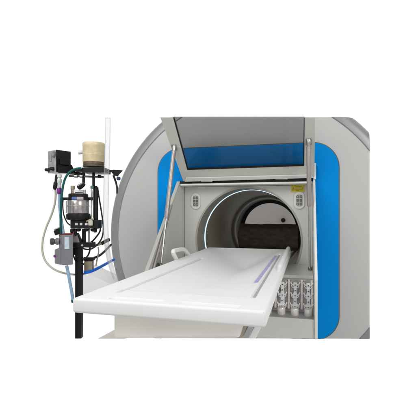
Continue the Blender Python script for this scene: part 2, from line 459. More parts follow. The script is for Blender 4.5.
for cxk in cols:
    clamp(cxk)
    for s_ in (0.10, 0.27, 0.44, 0.60, 0.77): MB().cyl(tp(cxk, SL*s_, 0.019), tp(cxk, SL*s_, 0.0285), pitch*.045, seg=10).build('pin', 'seam', tray)
    for sd in (-1, 1):
        MB().tube([tp(cxk+sd*pitch*.19, SL*.90, .012), tp(cxk+sd*pitch*.19, SL*.08, .012)], pitch*.028, 8).build('guide_rod', 'steel', tray)
for cxk in cols:
    yt = YF+0.075; k0 = Vector((cxk, yt, atY(300, 308.5, yt).z)); k1 = Vector((cxk, yt, atY(300, 317.2, yt).z))
    MB().lathe(k0, k1-k0, [(pitch*.27, 0), (pitch*.30, 0.006), (pitch*.30, (k1-k0).length*.8), (pitch*.26, (k1-k0).length*.9), (pitch*.14, (k1-k0).length)], 24).build('terminal', mat('terminal_metal', (.84, .82, .80), .25, metal=.25, var=.05), tray)

# keypads and warning label on the hood's back wall
def keypad(u, v):
    p = atY(u, v, YB); w, h = 0.070, 0.118
    k = MB().plate(rrect(p.x-w/2, p.z-h/2, p.x+w/2, p.z+h/2, 0.034), [], (0, -0.010, 0), plane_y(YB-0.001)).build('keypad', 'key', sc, bevel=0.003)
    MB().plate(rrect(p.x-w*.30, p.z-h*.36, p.x+w*.30, p.z+h*.36, 0.018), [], (0, -0.002, 0), plane_y(YB-0.0115)).build('key_field', 'keyring', k)
    for i in range(2):
        for j in range(3):
            x, z = p.x+(i-.5)*0.022, p.z+(j-1)*0.025
            MB().plate(rrect(x-.0085, z-.0095, x+.0085, z+.0095, 0.003, 4), [rrect(x-.0038, z-.0045, x+.0038, z+.0045, 0.001, 2)] if j != 1 else [], (0, -0.0022, 0), plane_y(YB-0.0138)).build('button', 'keydark', k)
keypad(196.2, 201.2); keypad(299.3, 200.4)
a, b = atY(291.2, 192.2, YB), atY(304.3, 185.2, YB)
wl = MB().box(((a.x+b.x)/2, YB-0.002, (a.z+b.z)/2), (b.x-a.x, 0.002, b.z-a.z)).build('warning_label', 'yellow', sc)
w_, h_ = b.x-a.x, b.z-a.z
MB().plate([(a.x+w_*.06, a.z+h_*.28), (a.x+w_*.26, a.z+h_*.28), (a.x+w_*.16, a.z+h_*.72)], [[(a.x+w_*.11, a.z+h_*.34), (a.x+w_*.21, a.z+h_*.34), (a.x+w_*.16, a.z+h_*.56)]], (0, -0.0006, 0), plane_y(YB-0.0034)).build('warning_triangle', mat('label_red', (0.35, 0.08, 0.02), 0.5), wl)
tx = MB()
for j, (f0, f1) in enumerate(((.34, .80), (.34, .93), (.34, .88), (.34, .62))):
    z = a.z+h_*(.78-.18*j); x = a.x+w_*f0
    while x < a.x+w_*f1:
        L = w_*random.uniform(.03, .08); L = min(L, a.x+w_*f1-x)
        if L < w_*.012: break
        tx.box((x+L/2, YB-0.0036, z), (L, 0.0006, h_*.07)); x += L+w_*.018
tx.build('fine_print', 'ink', wl)

# lid
lt = atX(160.2, 117.2, XL)
lh = Vector((0, D-0.05, ZT+0.018)); lt0 = Vector((0, lt.y, lt.z))
ls = (lt0-lh).normalized(); ln = Vector((0, -ls.z, ls.y))       # normal to front/down side
if ln.y > 0: ln = -ln
LP = Vector((0, lh.y, lh.z))
print('lid', lh, lt, 'len', (lt0-lh).length)
def lidq(u, v):
    p = atP(u, v, LP, ln); return (p.x, (p-LP).dot(ls))
def lid3(h): return lambda x, s: Vector((x, LP.y, LP.z))+ls*s+ln*h
lid = bpy.data.objects.new('lid', None); COL.objects.link(lid); lid.parent = sc
oTL, oTR, oBR, oBL = lidq(160.2, 117.2), lidq(315.3, 117.2), lidq(314.2, 177.3), lidq(183.3, 181.2)
gTL, gTR, gBR, gBL = lidq(173.2, 117.2), lidq(304.4, 117.2), lidq(304.0, 165.5), lidq(187.3, 169.5)
def mixq(a, b, t): return (a[0]+(b[0]-a[0])*t, a[1]+(b[1]-a[1])*t)
# U frame, bevelled bars
fr = MB()
fr.plate([oTL, gTL, gBL, gBR, gTR, oTR, oBR, oBL], [], (0, 0.045, 0), lid3(0.0)).build('lid_frame', 'frame', lid, bevel=0.003)
# lower lip of the frame: a rounded ledge standing proud of it
q0, q1 = mixq(oBL, gBL, .0), mixq(oBR, gBR, .0)
q2, q3 = mixq(oBR, gBR, .30), mixq(oBL, gBL, .36)
MB().plate([(q0[0]+.012, q0[1]+.002), (q1[0]-.002, q1[1]+.002), (q2[0]-.002, q2[1]), (q3[0]+.012, q3[1])], [], ln*0.012, lid3(0.0012)).build('frame_lip', mat('lip_paint', (0.66, 0.66, 0.62), 0.4, var=0.03), lid, bevel=0.004)
# gasket inside the frame
e = 0.006
gk = MB()
gk.plate([(gTL[0], gTL[1]), (gTL[0]+e, gTL[1]), (gBL[0]+e, gBL[1]+e*2.2), (gBR[0]-e, gBR[1]+e*2.2), (gTR[0]-e*.6, gTR[1]), (gTR[0], gTR[1]), (gBR[0], gBR[1]-.003), (gBL[0], gBL[1]-.003)], [], (0, 0.012, 0), lid3(0.0015))
gk.build('gasket', 'black', lid)
MB().plate([(gTL[0]+.001, gTL[1]), (gTR[0]-.001, gTR[1]), (gBR[0]-.001, gBR[1]+.001), (gBL[0]+.001, gBL[1]+.001)], [], (0, 0.008, 0), lid3(-0.008)).build('glass', 'glass', lid)
for u, v, w in ((207, 181.2, 11), (281.5, 178.6, 12)):
    a, b = atY(u-w/2, v, lh.y-.012), atY(u+w/2, v, lh.y-.012)
    MB().cyl(a, b, 0.006, seg=16).box((a+b)/2+Vector((0, .012, 0.004)), (abs(b.x-a.x)*.96, .02, .004)).build('hinge', 'steel', lid)
MB().box(((XL+XRW)/2, D-0.020, ZT+0.010), (XRW-XL-0.03, 0.018, 0.018)).build('hinge_strip', 'black', sc)

pz = atY(315.6, 163.5, D-0.04).z
MB().box((XRW-.003, D-.045, (ZT+pz)/2+.007), (.016, .022, pz-ZT-.012)).build('side_post', 'white', sc, bevel=.002)

# gas struts
def gas_strut(top, mid, bot, r, shift):
    root = bpy.data.objects.new('gas_strut', None); COL.objects.link(root); root.parent = sc
    d = (bot-top).normalized()
    MB().lathe(top+d*.025, mid-top-d*.025, [(r*.55, 0), (r, .006), (r, (mid-top).length-.035), (r*.75, (mid-top).length-.025)], 20).build('sleeve', 'strut', root)
    MB().cyl(mid-d*.01, bot-d*.012, r*.46, seg=14).build('rod', 'steel', root)
    MB().lathe(top-d*.02, d, [(r*.2, 0), (r*.8, .004), (r*1.0, .016), (r*.8, .03), (r*.6, .05)], 18).cyl(top+Vector((0, -.012, 0)), top+Vector((0, .025, 0)), r*.55, seg=14).build('ball_joint', 'steel', root)
    br = MB().lathe(bot-d*.02, d, [(r*.4, 0), (r*.75, .006), (r*.85, .02), (r*.4, .032)], 16)
    br.box(bot+Vector((shift, 0.004, -.006)), (.012, .034, .05)).build('bracket', mat('bracket_steel', (.25, .24, .23), .4, metal=.7), root)
gt = atP(174.4, 147.5, LP+ln*0.014, ln)
gb = atX(160.8, 266.3, XL+T+0.030)
gm = gt+(gb-gt)*0.62
gas_strut(gt, gm, gb, 0.0140, -0.022)
ir = [atX(u, v, XL+T+.012) for u, v in ((153.6, 269.5), (160.0, 246), (166.2, 224), (171.5, 205))]
MB().tube(ir, .0085, 12).build('edge_rail', 'strut', sc)
# mount plate on the lid for each strut
for u, v in ((174.4, 147.3), (308.6, 141.6)):
    q = lidq(u, v); MB().plate(rrect(q[0]-.018, q[1]-.022, q[0]+.018, q[1]+.022, .006, 5), [], ln*0.005, lid3(0.001)).build('strut_mount', mat('mount_steel', (.33, .32, .31), .4, metal=.6), lid)
gt = atP(308.6, 141.6, LP+ln*0.018, ln)
gb = atX(309.6, 270, XRW-T-0.030) if XRW-T-0.030 > 0.004 else atY(309.6, 270, 2.45)
gb = atY(309.8, 269.5, 2.42)
gm = gt+(gb-gt)*0.50
gas_strut(gt, gm, gb, 0.0140, 0.018)

# ------------------------------------------------------------------ patient table
H = 0.2804; ZB = Z0-H
B = lambda u, v: atZ(u, v, ZB)
bx0 = (B(75, 299).x+B(212, 247).x)/2; bx1 = (B(264, 310.5).x+B(289, 250).x)/2
by0 = (B(75, 299).y+B(264, 310.5).y)/2; by1 = B(250, 248.3).y
by0 -= 0.002; bx1 += 0.009; bx0 -= 0.020
print('bed', bx0, bx1, by0, by1)
TH_B = 0.048
tb = thing('patient_table', 'long white plastic patient table sliding into the bore over a cream housing', 'patient table', ((bx0+bx1)/2, by0+0.3, ZB-0.20))
W, L = bx1-bx0, by1-by0
xs = ([0, .0006, .0014, .0026, .004, .006, .0085, .0115, .015, .02]+[W-q for q in (0, .0006, .0014, .0026, .004, .006, .0085, .0115, .015, .02)]+[0.02+(W-0.04)*i/150 for i in range(151)])
ys = ([0, .0006, .0014, .0026, .004, .006, .0085, .0115, .015, .02]+[L-q for q in (0, .0006, .0014, .0026, .004, .006, .0085, .0115, .015, .02)]+[0.02+(L-0.04)*(i/230)**1.6 for i in range(231)])
def cap_sd(x, y, ax, ay, bx_, by_):
    dx, dy = bx_-ax, by_-ay; t = max(0, min(1, ((x-ax)*dx+(y-ay)*dy)/(dx*dx+dy*dy)))
    return math.hypot(x-ax-dx*t, y-ay-dy*t)
def loc(u, v):
    p = B(u, v); return p.x-bx0, p.y-by0
s1a, s1b = loc(109, 300.6), loc(157, 303.0)
s2a, s2b = loc(181, 304.4), loc(236, 307.2)
g1a, g1b = loc(110.5, 291.5), loc(207, 256)
g2a, g2b = loc(252.5, 297.5), loc(280, 254)
hip = atZ(245.5, 269, ZB-.088); hipx, hipy = hip.x-bx0, hip.y-by0
sy = (s1a[1]+s1b[1]+s2a[1]+s2b[1])/4+0.022; print('sy', sy, hipy)
s1a, s1b, s2a, s2b = [(q[0], sy) for q in (s1a, s1b, s2a, s2b)]
gx1 = (g1a[0]+g1b[0])/2; gx2 = (g2a[0]+g2b[0])/2
print('grooves', g1a, g1b, g2a, g2b, sy, W, L)
g1a, g1b = (gx1, g1a[1]), (gx1, g1b[1]); g2a, g2b = (gx2, g2a[1]), (gx2, g2b[1])
ys += [sy+.0011*k for k in range(-20, 21)]
for q in (gx1, gx2): xs += [q+.0011*k for k in range(-12, 13)]
for q in (s1a, s1b, s2a, s2b): xs += [q[0]+.0015*k for k in range(-9, 10)]
def thin(a):
    a = sorted(a); o = [a[0]]
    for q in a[1:]:
        if q-o[-1] > 3e-4: o.append(q)
    o[-1] = a[-1]; return o
xs, ys = thin(xs), thin(ys)
def sstep(a, b, x):
    t = max(0, min(1, (x-a)/(b-a))); return t*t*(3-2*t)
def bed_h(x, y):
    z = 0.0
    mx = 0.075; mxl = 0.055; my0, my1 = 0.15, 0.012
    # shallow trough, hipped at the far end
    u_ = min((x-mxl)/(hipx-mxl), (W-mx-x)/(W-mx-hipx)); far = (L-my1-y)/max(.05, (L-my1-hipy))
    u_, far = max(u_, 0.0), max(far, 0.0); sm = .22; hq = max(0, min(1, .5+.5*(far-u_)/sm)); k = max(0.0, min(1.0, far*(1-hq)+u_*hq-sm*hq*(1-hq)))
    t_ = max(0.0, min(1.0, (y-my0)/(hipy-my0))); ramp = t_
    z -= 0.084*k*ramp
    # soft flat recess at the front part
    if 0 < min(x-mxl, W-mx-x) and y > my0:
        z -= 0.003*sstep(0, .02, min(x-mxl, W-mx-x))*sstep(0, .03, y-my0)*sstep(0, .05, L-y)
    for (a, b, wd, dp) in ((s1a, s1b, .0145, .012), (s2a, s2b, .0145, .012), (g1a, g1b, .009, .006), (g2a, g2b, .009, .006)):
        d = cap_sd(x, y, a[0], a[1], b[0], b[1]); z -= dp*(1-sstep(wd*.7, wd*1.1, d))
    r = 0.009
    d = math.hypot(max(0, r-min(x, W-x)), max(0, r-min(y, L-y)))
    z -= r-math.sqrt(max(0, r*r-min(d, r)**2))
    return z
bmh = MB()
grid = [[Vector((bx0+x, by0+y, ZB+bed_h(x, y))) for x in xs] for y in ys]
bm = bmh.bm
V = [[bm.verts.new(p) for p in r] for r in grid]
for i in range(len(ys)-1):
    for j in range(len(xs)-1):
        bm.faces.new((V[i][j], V[i][j+1], V[i+1][j+1], V[i+1][j]))
peri = V[0][:]+[V[i][-1] for i in range(1, len(ys))]+V[-1][-2::-1]+[V[i][0] for i in range(len(ys)-2, 0, -1)]
prev = peri
for dz, ins, fi in ((-.038, 0, 0), (-.041, .0008, .0008), (-.0445, .003, .003), (-.047, .007, .007), (-.048, .012, .012), (-.0485, .040, .45), (-.098, .052, .47)):
    cur = []
    for v in peri:
        c = v.co
        cur.append(bm.verts.new(Vector((min(max(c.x, bx0+ins), bx1-ins), min(max(c.y, by0+fi), by1-min(ins, .012)), ZB+dz))))
    for i in range(len(peri)):
        bm.faces.new((prev[i], cur[i], cur[(i+1) % len(peri)], prev[(i+1) % len(peri)]))
    prev = cur
bm.faces.new(list(reversed(prev)))
rc = 0.012
for v in bm.verts:
    sx_, sy_ = (1 if v.co.x > (bx0+bx1)/2 else -1), (1 if v.co.y > (by0+by1)/2 else -1)
    ex, ey = (bx1 if sx_ > 0 else bx0), (by1 if sy_ > 0 else by0)
    a_, b_ = rc-abs(ex-v.co.x), rc-abs(ey-v.co.y)
    if a_ > 0 and b_ > 0:
        f_ = max(a_, b_)/math.hypot(a_, b_)
        v.co.x = ex-sx_*(rc-a_*f_); v.co.y = ey-sy_*(rc-b_*f_)
bmh.build('tabletop', 'plastic', tb, angle=55)
def strip(a, b, w, name, m, t0=0.0, t1=1.0, dash=None):
    s = MB(); n = 60
    d = Vector((b[0]-a[0], b[1]-a[1])); Ld = d.length; d.normalize(); nrm = Vector((-d.y, d.x))
    rows = []
    for i in range(n+1):
        t = t0+(t1-t0)*i/n; p = Vector(a)+d*Ld*t
        rows.append([Vector((bx0+q.x, by0+q.y, ZB+bed_h(p.x, p.y)+dz)) for q, dz in ((p-nrm*w/2, 0.0005), (p-nrm*w/2, .0016), (p+nrm*w/2, .0016), (p+nrm*w/2, .0005))])
    s.quadgrid(rows, closed_u=True, cap=True); return s.build(name, m, tb)
strip(g1a, g1b, 0.006, 'guide_strip', mat('guide_pale', (.50, .49, .58), .5, var=.25, scale=25), 0.02, 0.98)
strip(g2a, g2b, 0.007, 'guide_strip', 'groove', 0.02, 0.98)
h1, h2 = loc(257, 282.5), loc(277.5, 256)
def lay(a, b, w, name, m):
    return strip(a, b, w, name, m, 0.0, 1.0)
lay((h1[0]-.004, h1[1]), (h2[0]-.010, h2[1]), 0.016, 'lilac_guide', 'lilac')
# raised rail at the far right edge
ra, rb = loc(277, 271), loc(290, 250.5)
rp = [Vector((bx1-.016, by0+y, ZB+z)) for y, z in ((ra[1]-.10, -.014), (ra[1]-.04, -.008), (ra[1]+.05, .004), (ra[1]+.16, .010), (L-.16, .012), (L-.05, .012), (L-.012, .004))]
rpp = smooth_path(rp, 6)
MB().tube(rpp, .013, 16, radii=[.013*min(1, .35+1.3*i/len(rpp)) for i in range(len(rpp))]).build('side_rail', 'plastic', tb)
# loop handle on the left edge
hx = bx0+0.004
hp = [atX(u, v, hx) for u, v in ((178.8, 264), (176.5, 259.5), (173.2, 252.2), (176.5, 250.3), (183.0, 249.4), (186.2, 251.6), (191.0, 258.2), (192.5, 260.5))]
MB().tube(smooth_path(hp, 6), .0125, 14).build('handle', 'plastic', tb)
# housing below
yh = by0+0.10
a = atY(113.4, 320, yh); b = atY(247, 325, yh); zb0, zb1 = atY(113.4, 338.8, yh).z, atY(240, 338.8, yh).z
zt = ZB-TH_B-.001
hs = MB()
xq = atY(239.0, 338.6, yh).x; xt = atY(246, 324, yh).x
hs.hexa([Vector((a.x, yh, zb0)), Vector((xq, yh, zb1)), Vector((xq, yh+.42, zb1)), Vector((a.x, yh+.42, zb0)),
         Vector((a.x, yh, zt)), Vector((xt, yh, zt)), Vector((xt, yh+.42, zt)), Vector((a.x, yh+.42, zt))])
hs.build('housing', 'cream', tb, bevel=0.010, segs=3)
def under(uv0, uv1, z, name, m, r=None, yst=None):
    # long member running along the table, its near top edge seen from uv0 to uv1
    p = atZ(*uv0, z); q = atZ(*uv1, z); return p, q
def member(x0, x1, y0, z, name, m, rnd=False):
    # near end cut by the frame edge height
    zb = atY(250, 338.2, y0).z
    if rnd:
        r = (x1-x0)/2; MB().cyl((x0+r, y0+.005, z-r), (x0+r, y0+1.0, z-r), r, seg=20).build(name, m, tb)
    else:
        k_ = -.46*abs(z-zb)
        MB().hexa([Vector((x0+k_, y0, zb)), Vector((x1+k_, y0, zb)), Vector((x1+k_, y0+.8, zb)), Vector((x0+k_, y0+.8, zb)),
                   Vector((x0, y0, z)), Vector((x1, y0, z)), Vector((x1, y0+.8, z)), Vector((x0, y0+.8, z))]).build(name, m, tb, bevel=.002)
y0m = yh+0.02
g = [atY(u, 332, y0m).x for u in (243.5, 245.5, 252.5, 258.5, 264.5)]
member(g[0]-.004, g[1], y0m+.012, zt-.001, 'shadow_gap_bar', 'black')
member(g[1]+.001, g[2], y0m, zt-.001, 'side_beam', 'beige')
member(g[2]+.001, g[3], y0m-.004, zt-.001, 'slide_rail', 'steel')
member(g[3]+.001, bx1-.012, y0m+.02, zt-.001, 'side_skirt', 'plastic')
# low base beam showing at the lower left
zf = Z0-0.50
p, q = atZ(116.5, 328.6, zf), atZ(98.2, 338.4, zf)
q2_ = atZ(124, 338.4, zf); p2_ = q2_+(p-q)
MB().hexa([q-UP*.001, q2_-UP*.001, p2_-UP*.03, p-UP*.03, q, q2_, p2_, p]).build('base_beam', mat('beam_paint', (.60, .565, .51), .5, var=.06), tb)

# ------------------------------------------------------------------ inside / behind the bore
Yk = YE2-0.22
bz0 = atY(270, 224.8, Yk).z
bw = MB()
rows = []
for i in range(41):
    x = bc.x-0.27+0.62*i/40; ring = []
    for k in range(40):
        a = 2*PI*k/40
        rr = 0.125+0.010*abs(math.sin(a*4.5))+0.006*noise.noise(Vector((x*9, a*2, 0)))
        e = min(1, (1-abs(i-20)/20.5)*14)
        rr *= e**.5
        ring.append(Vector((x, Yk+rr*math.cos(a)*1.1, bz0-.125+rr*math.sin(a)+.004*noise.noise(Vector((x*14, 3, a))))))
    rows.append(ring)
bw.quadgrid(rows, closed_u=True, cap=True)
tag(bw.build('bolster', 'brown'), 'dark brown ribbed bolster lying crosswise deep inside the bore', 'bolster')
Yp = YE+1.1
MB0 = MB().box((bc.x, Yp, BZ), (1.5, .04, 1.5)).build('screen_panel', 'wall', bevel=.004)
tag(MB0, 'pale plain panel with a dark knob seen through the far end of the bore', 'panel')
kp = atY(283.2, 220.2, Yp-.03)
kb = MB().cyl(kp+Vector((0, .009, 0)), kp+Vector((0, -.03, 0)), .031, .026, seg=24).build('knob', 'black', MB0)

# pale cabinet seen behind the table on the left
dcb = 2.9
cb = MB()
fr_ = [cam(u, v, dcb) for u, v in ((82, 270.5), (92.5, 276), (104, 281.3), (113.5, 284.6), (118, 286), (118, 292), (82, 296))]
cb.prism(fr_, FWD*0.35)
tag(cb.build('side_cabinet', 'pale', bevel=.006), 'low pale grey cover with a sloping top behind the black pole', 'cover')

# ------------------------------------------------------------------ equipment stand
DS = 2.05
PX = DS/F
def c(u, v, dd=0.0): return cam(u, v, DS+dd)
AX = (RIGHT, FWD, UP)
def pbox(mb, u0, v0, u1, v1, depth, dd=0.0):
    p = (c(u0, v0, dd)+c(u1, v1, dd))/2
    k = (DS+dd)/F
    return mb.box(p+FWD*depth/2, (abs(u1-u0)*k, depth, abs(v1-v0)*k), AX)
st = thing('equipment_stand', 'slim black pole stand carrying brackets, rods and a pump beside the scanner', 'stand', c(78.5, 338.8, .02))
pbox(MB(), 74.9, 247.0, 81.3, 338.8, .034).build('pole', 'black', st, bevel=.003)
br = pbox(MB(), 71.0, 242.6, 92.3, 247.6, .06, -.012)
pbox(br, 72.0, 247.7, 76.5, 255, .03, .01)
br = br.build('bracket', 'black', st, bevel=.002)
MB().cyl(c(82.2, 245.3, -.012), c(82.2, 245.3, -.020), 1.0*PX, seg=14).build('bolt', 'steel', br)
MB().cyl(c(84.0, 243, .02), c(84.0, 229, .02), 1.9*PX, seg=20).build('post', 'black', st)
MB().cyl(c(89.0, 243, .01), c(89.0, 228, .01), 1.0*PX, seg=16).build('rod', 'steel', st)
wd = MB().prism([c(72.0, 242.4), c(79.5, 242.4), c(77.2, 234.5), (c(73, 232.6))], FWD*.03).build('gusset', 'traygrey', st)
MB().prism([c(80.0, 242.2, .004), c(82.0, 242.2, .004), c(77.5, 233.0, .004), c(75.5, 233.0, .004)], FWD*.02).build('strap', 'black', st)
# uprights to the top plate
MB().cyl(c(83.6, 172, .01), c(83.6, 184, .01), 1.35*PX, seg=16).build('upper_rod', 'black', st)
MB().cyl(c(93.6, 172, .01), c(93.6, 190, .01), 1.35*PX, seg=16).build('upper_rod', 'black', st)
MB().lathe(c(95.8, 186.0, .015), c(95.8, 229, .015)-c(95.8, 186.0, .015), [(1.2*PX, 0), (2.3*PX, .01), (2.3*PX, 40*PX), (2.9*PX, 40.2*PX), (2.9*PX, 43*PX)], 20).build('column', 'black', st)
cl_ = MB().lathe(c(92.2, 189, -.005), c(92.2, 220, -.005)-c(92.2, 189, -.005), [(1.3*PX, 0), (1.5*PX, 2*PX), (1.35*PX, 3*PX), (1.35*PX, 28*PX), (1.9*PX, 29*PX), (1.9*PX, 31*PX)], 18).build('cylinder', 'steel', st)
MB().lathe(c(92.0, 185.6, -.005), -UP, [(.9*PX, 0), (1.5*PX, .4*PX), (1.5*PX, 3.2*PX)], 16).build('cylinder_cap', mat('teal_grey', (.10, .17, .17), .4), cl_)
tpz = MB()
pbox(tpz, 81.5, 167.4, 105.0, 172.4, .12, -.05)
pbox(tpz, 74.0, 168.2, 81.4, 171.2, .04, -.01)
pbox(tpz, 105.1, 169.8, 115.0, 172.0, .03, -.01)
tpz = tpz.build('top_plate', 'black', st, bevel=.003)
MB().prism([c(113.0, 169.6, -.012), c(122.2, 170.2, -.012), c(118.0, 174.6, -.012), c(117.2, 176.4, -.012), c(113.6, 175.2, -.012), c(111.5, 172.2, -.012)], FWD*.02).build('hook', 'black', st, bevel=.002)
cr = MB()
cr.cyl(c(69, 176.0, .01), c(103.6, 177.0, .01), 1.0*PX, seg=14)
cr.build('crossbar', mat('dark_steel', (.12, .115, .11), .35, metal=.7), st)
for u in (76, 81.5, 99.5): MB().cyl(c(u-1.4, 176.3, .01), c(u+1.4, 176.4, .01), 1.7*PX, seg=14).build('collar', 'steel' if u != 99.5 else 'black', st)
MB().prism([c(60, 169.8, .03), c(84, 172.6, .03), c(84, 175.4, .03), c(66, 174.0, .03), c(58, 173.4, .03)], FWD*.025).build('arm', 'black', st, bevel=.002)
# knob handle on the first rod
ah, bh = c(78.0, 188.2, -.03), c(84.4, 183.6, -.03)
hn = MB().lathe(ah, bh-ah, [(1.6*PX, 0), (2.4*PX, .6*PX), (2.6*PX, 3*PX), (2.3*PX, 6*PX), (1.6*PX, 8*PX)], 18).build('grip', 'black', st)
MB().tube([ah+(bh-ah)*t+UP*2.35*PX*(.62)-FWD*2.35*PX*.75 for t in (.12, .5, .8)], .55*PX, 8).build('grip_stripe', 'steel', hn)

# control box
bxr = 0.66
e1 = (RIGHT*-0.78+FWD*0.626); e2 = (RIGHT*0.626+FWD*0.78)
kc = c(55.6, 161, -.06); kk = (DS-.06)/F
w1, w2, hh = 12.2*kk/0.78, 10.2*kk/0.626, 22.6*kk
cbx = thing('control_box', 'small grey control box with a dial, two black knobs and a black side plate', 'control box', kc+e1*w1/2+e2*w2/2-UP*hh/2)
MB().box(kc+e1*w1/2+e2*w2/2, (w1, w2, hh), (-e1, e2, UP)).build('case', 'boxgrey', cbx, bevel=.003)
n1 = -e2; n2 = -e1        # outward normals of the grey face (left) and the black face (right)
sp = MB().box(kc+e2*w2*.5+n2*.003, (w2*.98, .005, hh*1.0), (e2, n2, UP))
sp.box(kc+e2*w2*.52-UP*hh*.02+n2*.012, (w2*.62, .014, hh*.26), (e2, n2, UP))
sp.prism([kc+e2*w2*t+UP*hh*s+n2*.0056 for t, s in ((.1, -.28), (.98, -.12), (1.28, -.50), (.1, -.52))], n2*.012)
sp.build('side_plate', 'black', cbx, bevel=.002)
def on1(t, s, h=0): return kc+e1*w1*t+UP*hh*s+n1*h
for t, s in ((.82, -.36), (.26, -.34)):
    MB().lathe(on1(t, s, .001), n1, [(.0105, 0), (.0105, .004), (.009, .006), (.0085, .018), (.006, .021)], 18).build('knob', 'black', cbx)
dl = MB().lathe(on1(.17, .30, .001), n1, [(.017, 0), (.017, .004), (.014, .006)], 24).build('dial', mat('dial_dark', (.13, .125, .12), .4, var=.3, scale=60), cbx)
MB().lathe(on1(.17, .30, .0075), n1, [(.010, 0), (.010, .001)], 20).build('dial_face', mat('dial_face', (.30, .29, .29), .4), dl)
MB().box(on1(.60, .16, .002), (w1*.30, .001, hh*.30), (e1, n1, UP)).build('plate_marking', mat('plate_mark', (.28, .28, .30), .4, var=.25, scale=90), cbx)

# jar
jb = c(93.7, 167.3, .01)
jr = thing('reservoir_jar', 'cream reservoir jar with a dark amber bottom standing on the top plate', 'jar', jb)
r1 = 10.7*PX
MB().lathe(jb+UP*4.9*PX, UP, [(r1*.97, 0), (r1, .003), (r1*1.0, 15*PX), (r1*1.02, 15.6*PX), (r1*1.02, 18.6*PX), (r1*.98, 19.3*PX), (r1*.6, 19.8*PX), (r1*.02, 20*PX)], 48).build('jar', 'amber', jr)
MB().lathe(jb, UP, [(r1*.92, 0), (r1*.98, .5*PX), (r1*.98, 1.6*PX), (r1*.93, 2*PX), (r1*.97, 2.5*PX), (r1*.97, 4.8*PX)], 48).build('sump', 'sludge', jr)
MB().cyl(c(83.2, 152, .01), c(78.6, 152.4, .01), 2.0*PX, 2.2*PX, seg=18).build('spout', mat('spout_white', (.74, .74, .76), .35), jr)
for s in (5.8, 6.6): MB().lathe(jb+UP*s*2*PX, UP, [(r1*1.004, 0), (r1*1.006, .2*PX), (r1*1.006, .5*PX), (r1*1.004, .7*PX)], 48, ).build('jar_ridge', 'amber', jr)

# pump
pc = lambda v: c(78.4, v, -.02)
pm = thing('pump', 'black capped pump with a pale sleeve and a blue tag hung on the stand', 'pump', pc(231))
R1 = 10.2*PX
MB().lathe(pc(213.3), UP, [(R1*.98, 0), (R1, .4*PX), (R1, 6*PX), (R1*1.02, 6.2*PX), (R1*1.02, 6.8*PX), (R1, 7*PX), (R1, 12.6*PX), (R1*.97, 13*PX)], 40).build('sleeve', 'pump', pm)
cp = MB().lathe(pc(200.2), UP, [(R1*1.04, 0), (R1*1.06, .5*PX), (R1*1.06, 2.5*PX), (R1*.92, 2.7*PX), (R1*.92, 5.6*PX), (R1*.85, 6.4*PX)], 40)
cp.box(c(65.2, 198.8, -.02), (5.5*PX, .02, 2.6*PX), AX); cp.box(c(90.2, 198.7, -.02), (4.5*PX, .02, 2.8*PX), AX)
cp = cp.build('cap', 'black', pm)
def wrap(u0, u1, v0, v1, rr):
    s = MB(); rows = []
    for i in range(9):
        u = u0+(u1-u0)*i/8; x = (u-78.4)*PX; y = -math.sqrt(max(1e-6, rr*rr-x*x))
        b0 = pc(v0)+RIGHT*x+FWD*y; b1 = pc(v1)+RIGHT*x+FWD*y; o = -FWD*.0012
        rows.append([b0, b0+o, b1+o, b1])
    return s.quadgrid(rows, closed_u=True, cap=True)
wrap(75.8, 80.6, 197.2, 199.9, R1*1.07).build('tag', 'tagblue', cp); wrap(80.7, 86.0, 197.2, 199.9, R1*1.07).build('tag', 'tagpale', cp)
MB().cyl(c(72.7, 194, -.02), c(72.7, 189.5, -.02), 1.6*PX, seg=6).cyl(c(72.7, 189.4, -.02), c(72.7, 185.8, -.02), 2.0*PX, seg=16).build('fitting', 'brass', pm)
MB().cyl(c(75.2, 191.8, -.02), c(85.5, 191.4, -.02), 1.15*PX, seg=14).cyl(c(84.3, 193.8, -.02), c(84.3, 189.8, -.02), 1.5*PX, seg=14).build('outlet', 'steel', pm)
bs = MB().lathe(pc(220), UP, [(R1*.9, 0), (R1*1.1, .7*PX), (R1*1.16, 3*PX), (R1*1.1, 6*PX), (R1*1.0, 6.6*PX)], 40).build('base', 'black', pm)
mf = MB()
pbox(mf, 70.2, 220.1, 98.0, 228.6, .075, -.045)
for u in (73.2, 78.5, 86, 93): mf.lathe(c(u, 228.7, -.015), -UP, [(2.6*PX, 0), (2.6*PX, 1.4*PX), (1.4*PX, 2.8*PX)], 14)
mf = mf.build('manifold', 'black', pm, bevel=.003)
for u, w in ((76.3, 2.9), (81.0, 2.3), (86.2, 2.6)): pbox(MB(), u-w/2, 222.9, u+w/2, 225.2, .004, -.049).build('port', mat('port_white', (.72, .71, .70), .4), mf)
MB().lathe(c(90.6, 225.4, -.058), -UP*-1, [(2.0*PX, 0), (2.2*PX, 1*PX), (2.2*PX, 4.4*PX), (1.4*PX, 5*PX)], 16).build('valve_stem', mat('stem_cream', (.62, .57, .5), .4), mf)
MB().cyl(c(86.4, 221.4, -.05), c(92.5, 218.9, -.05), .9*PX, seg=12).build('lever', 'brass', mf)

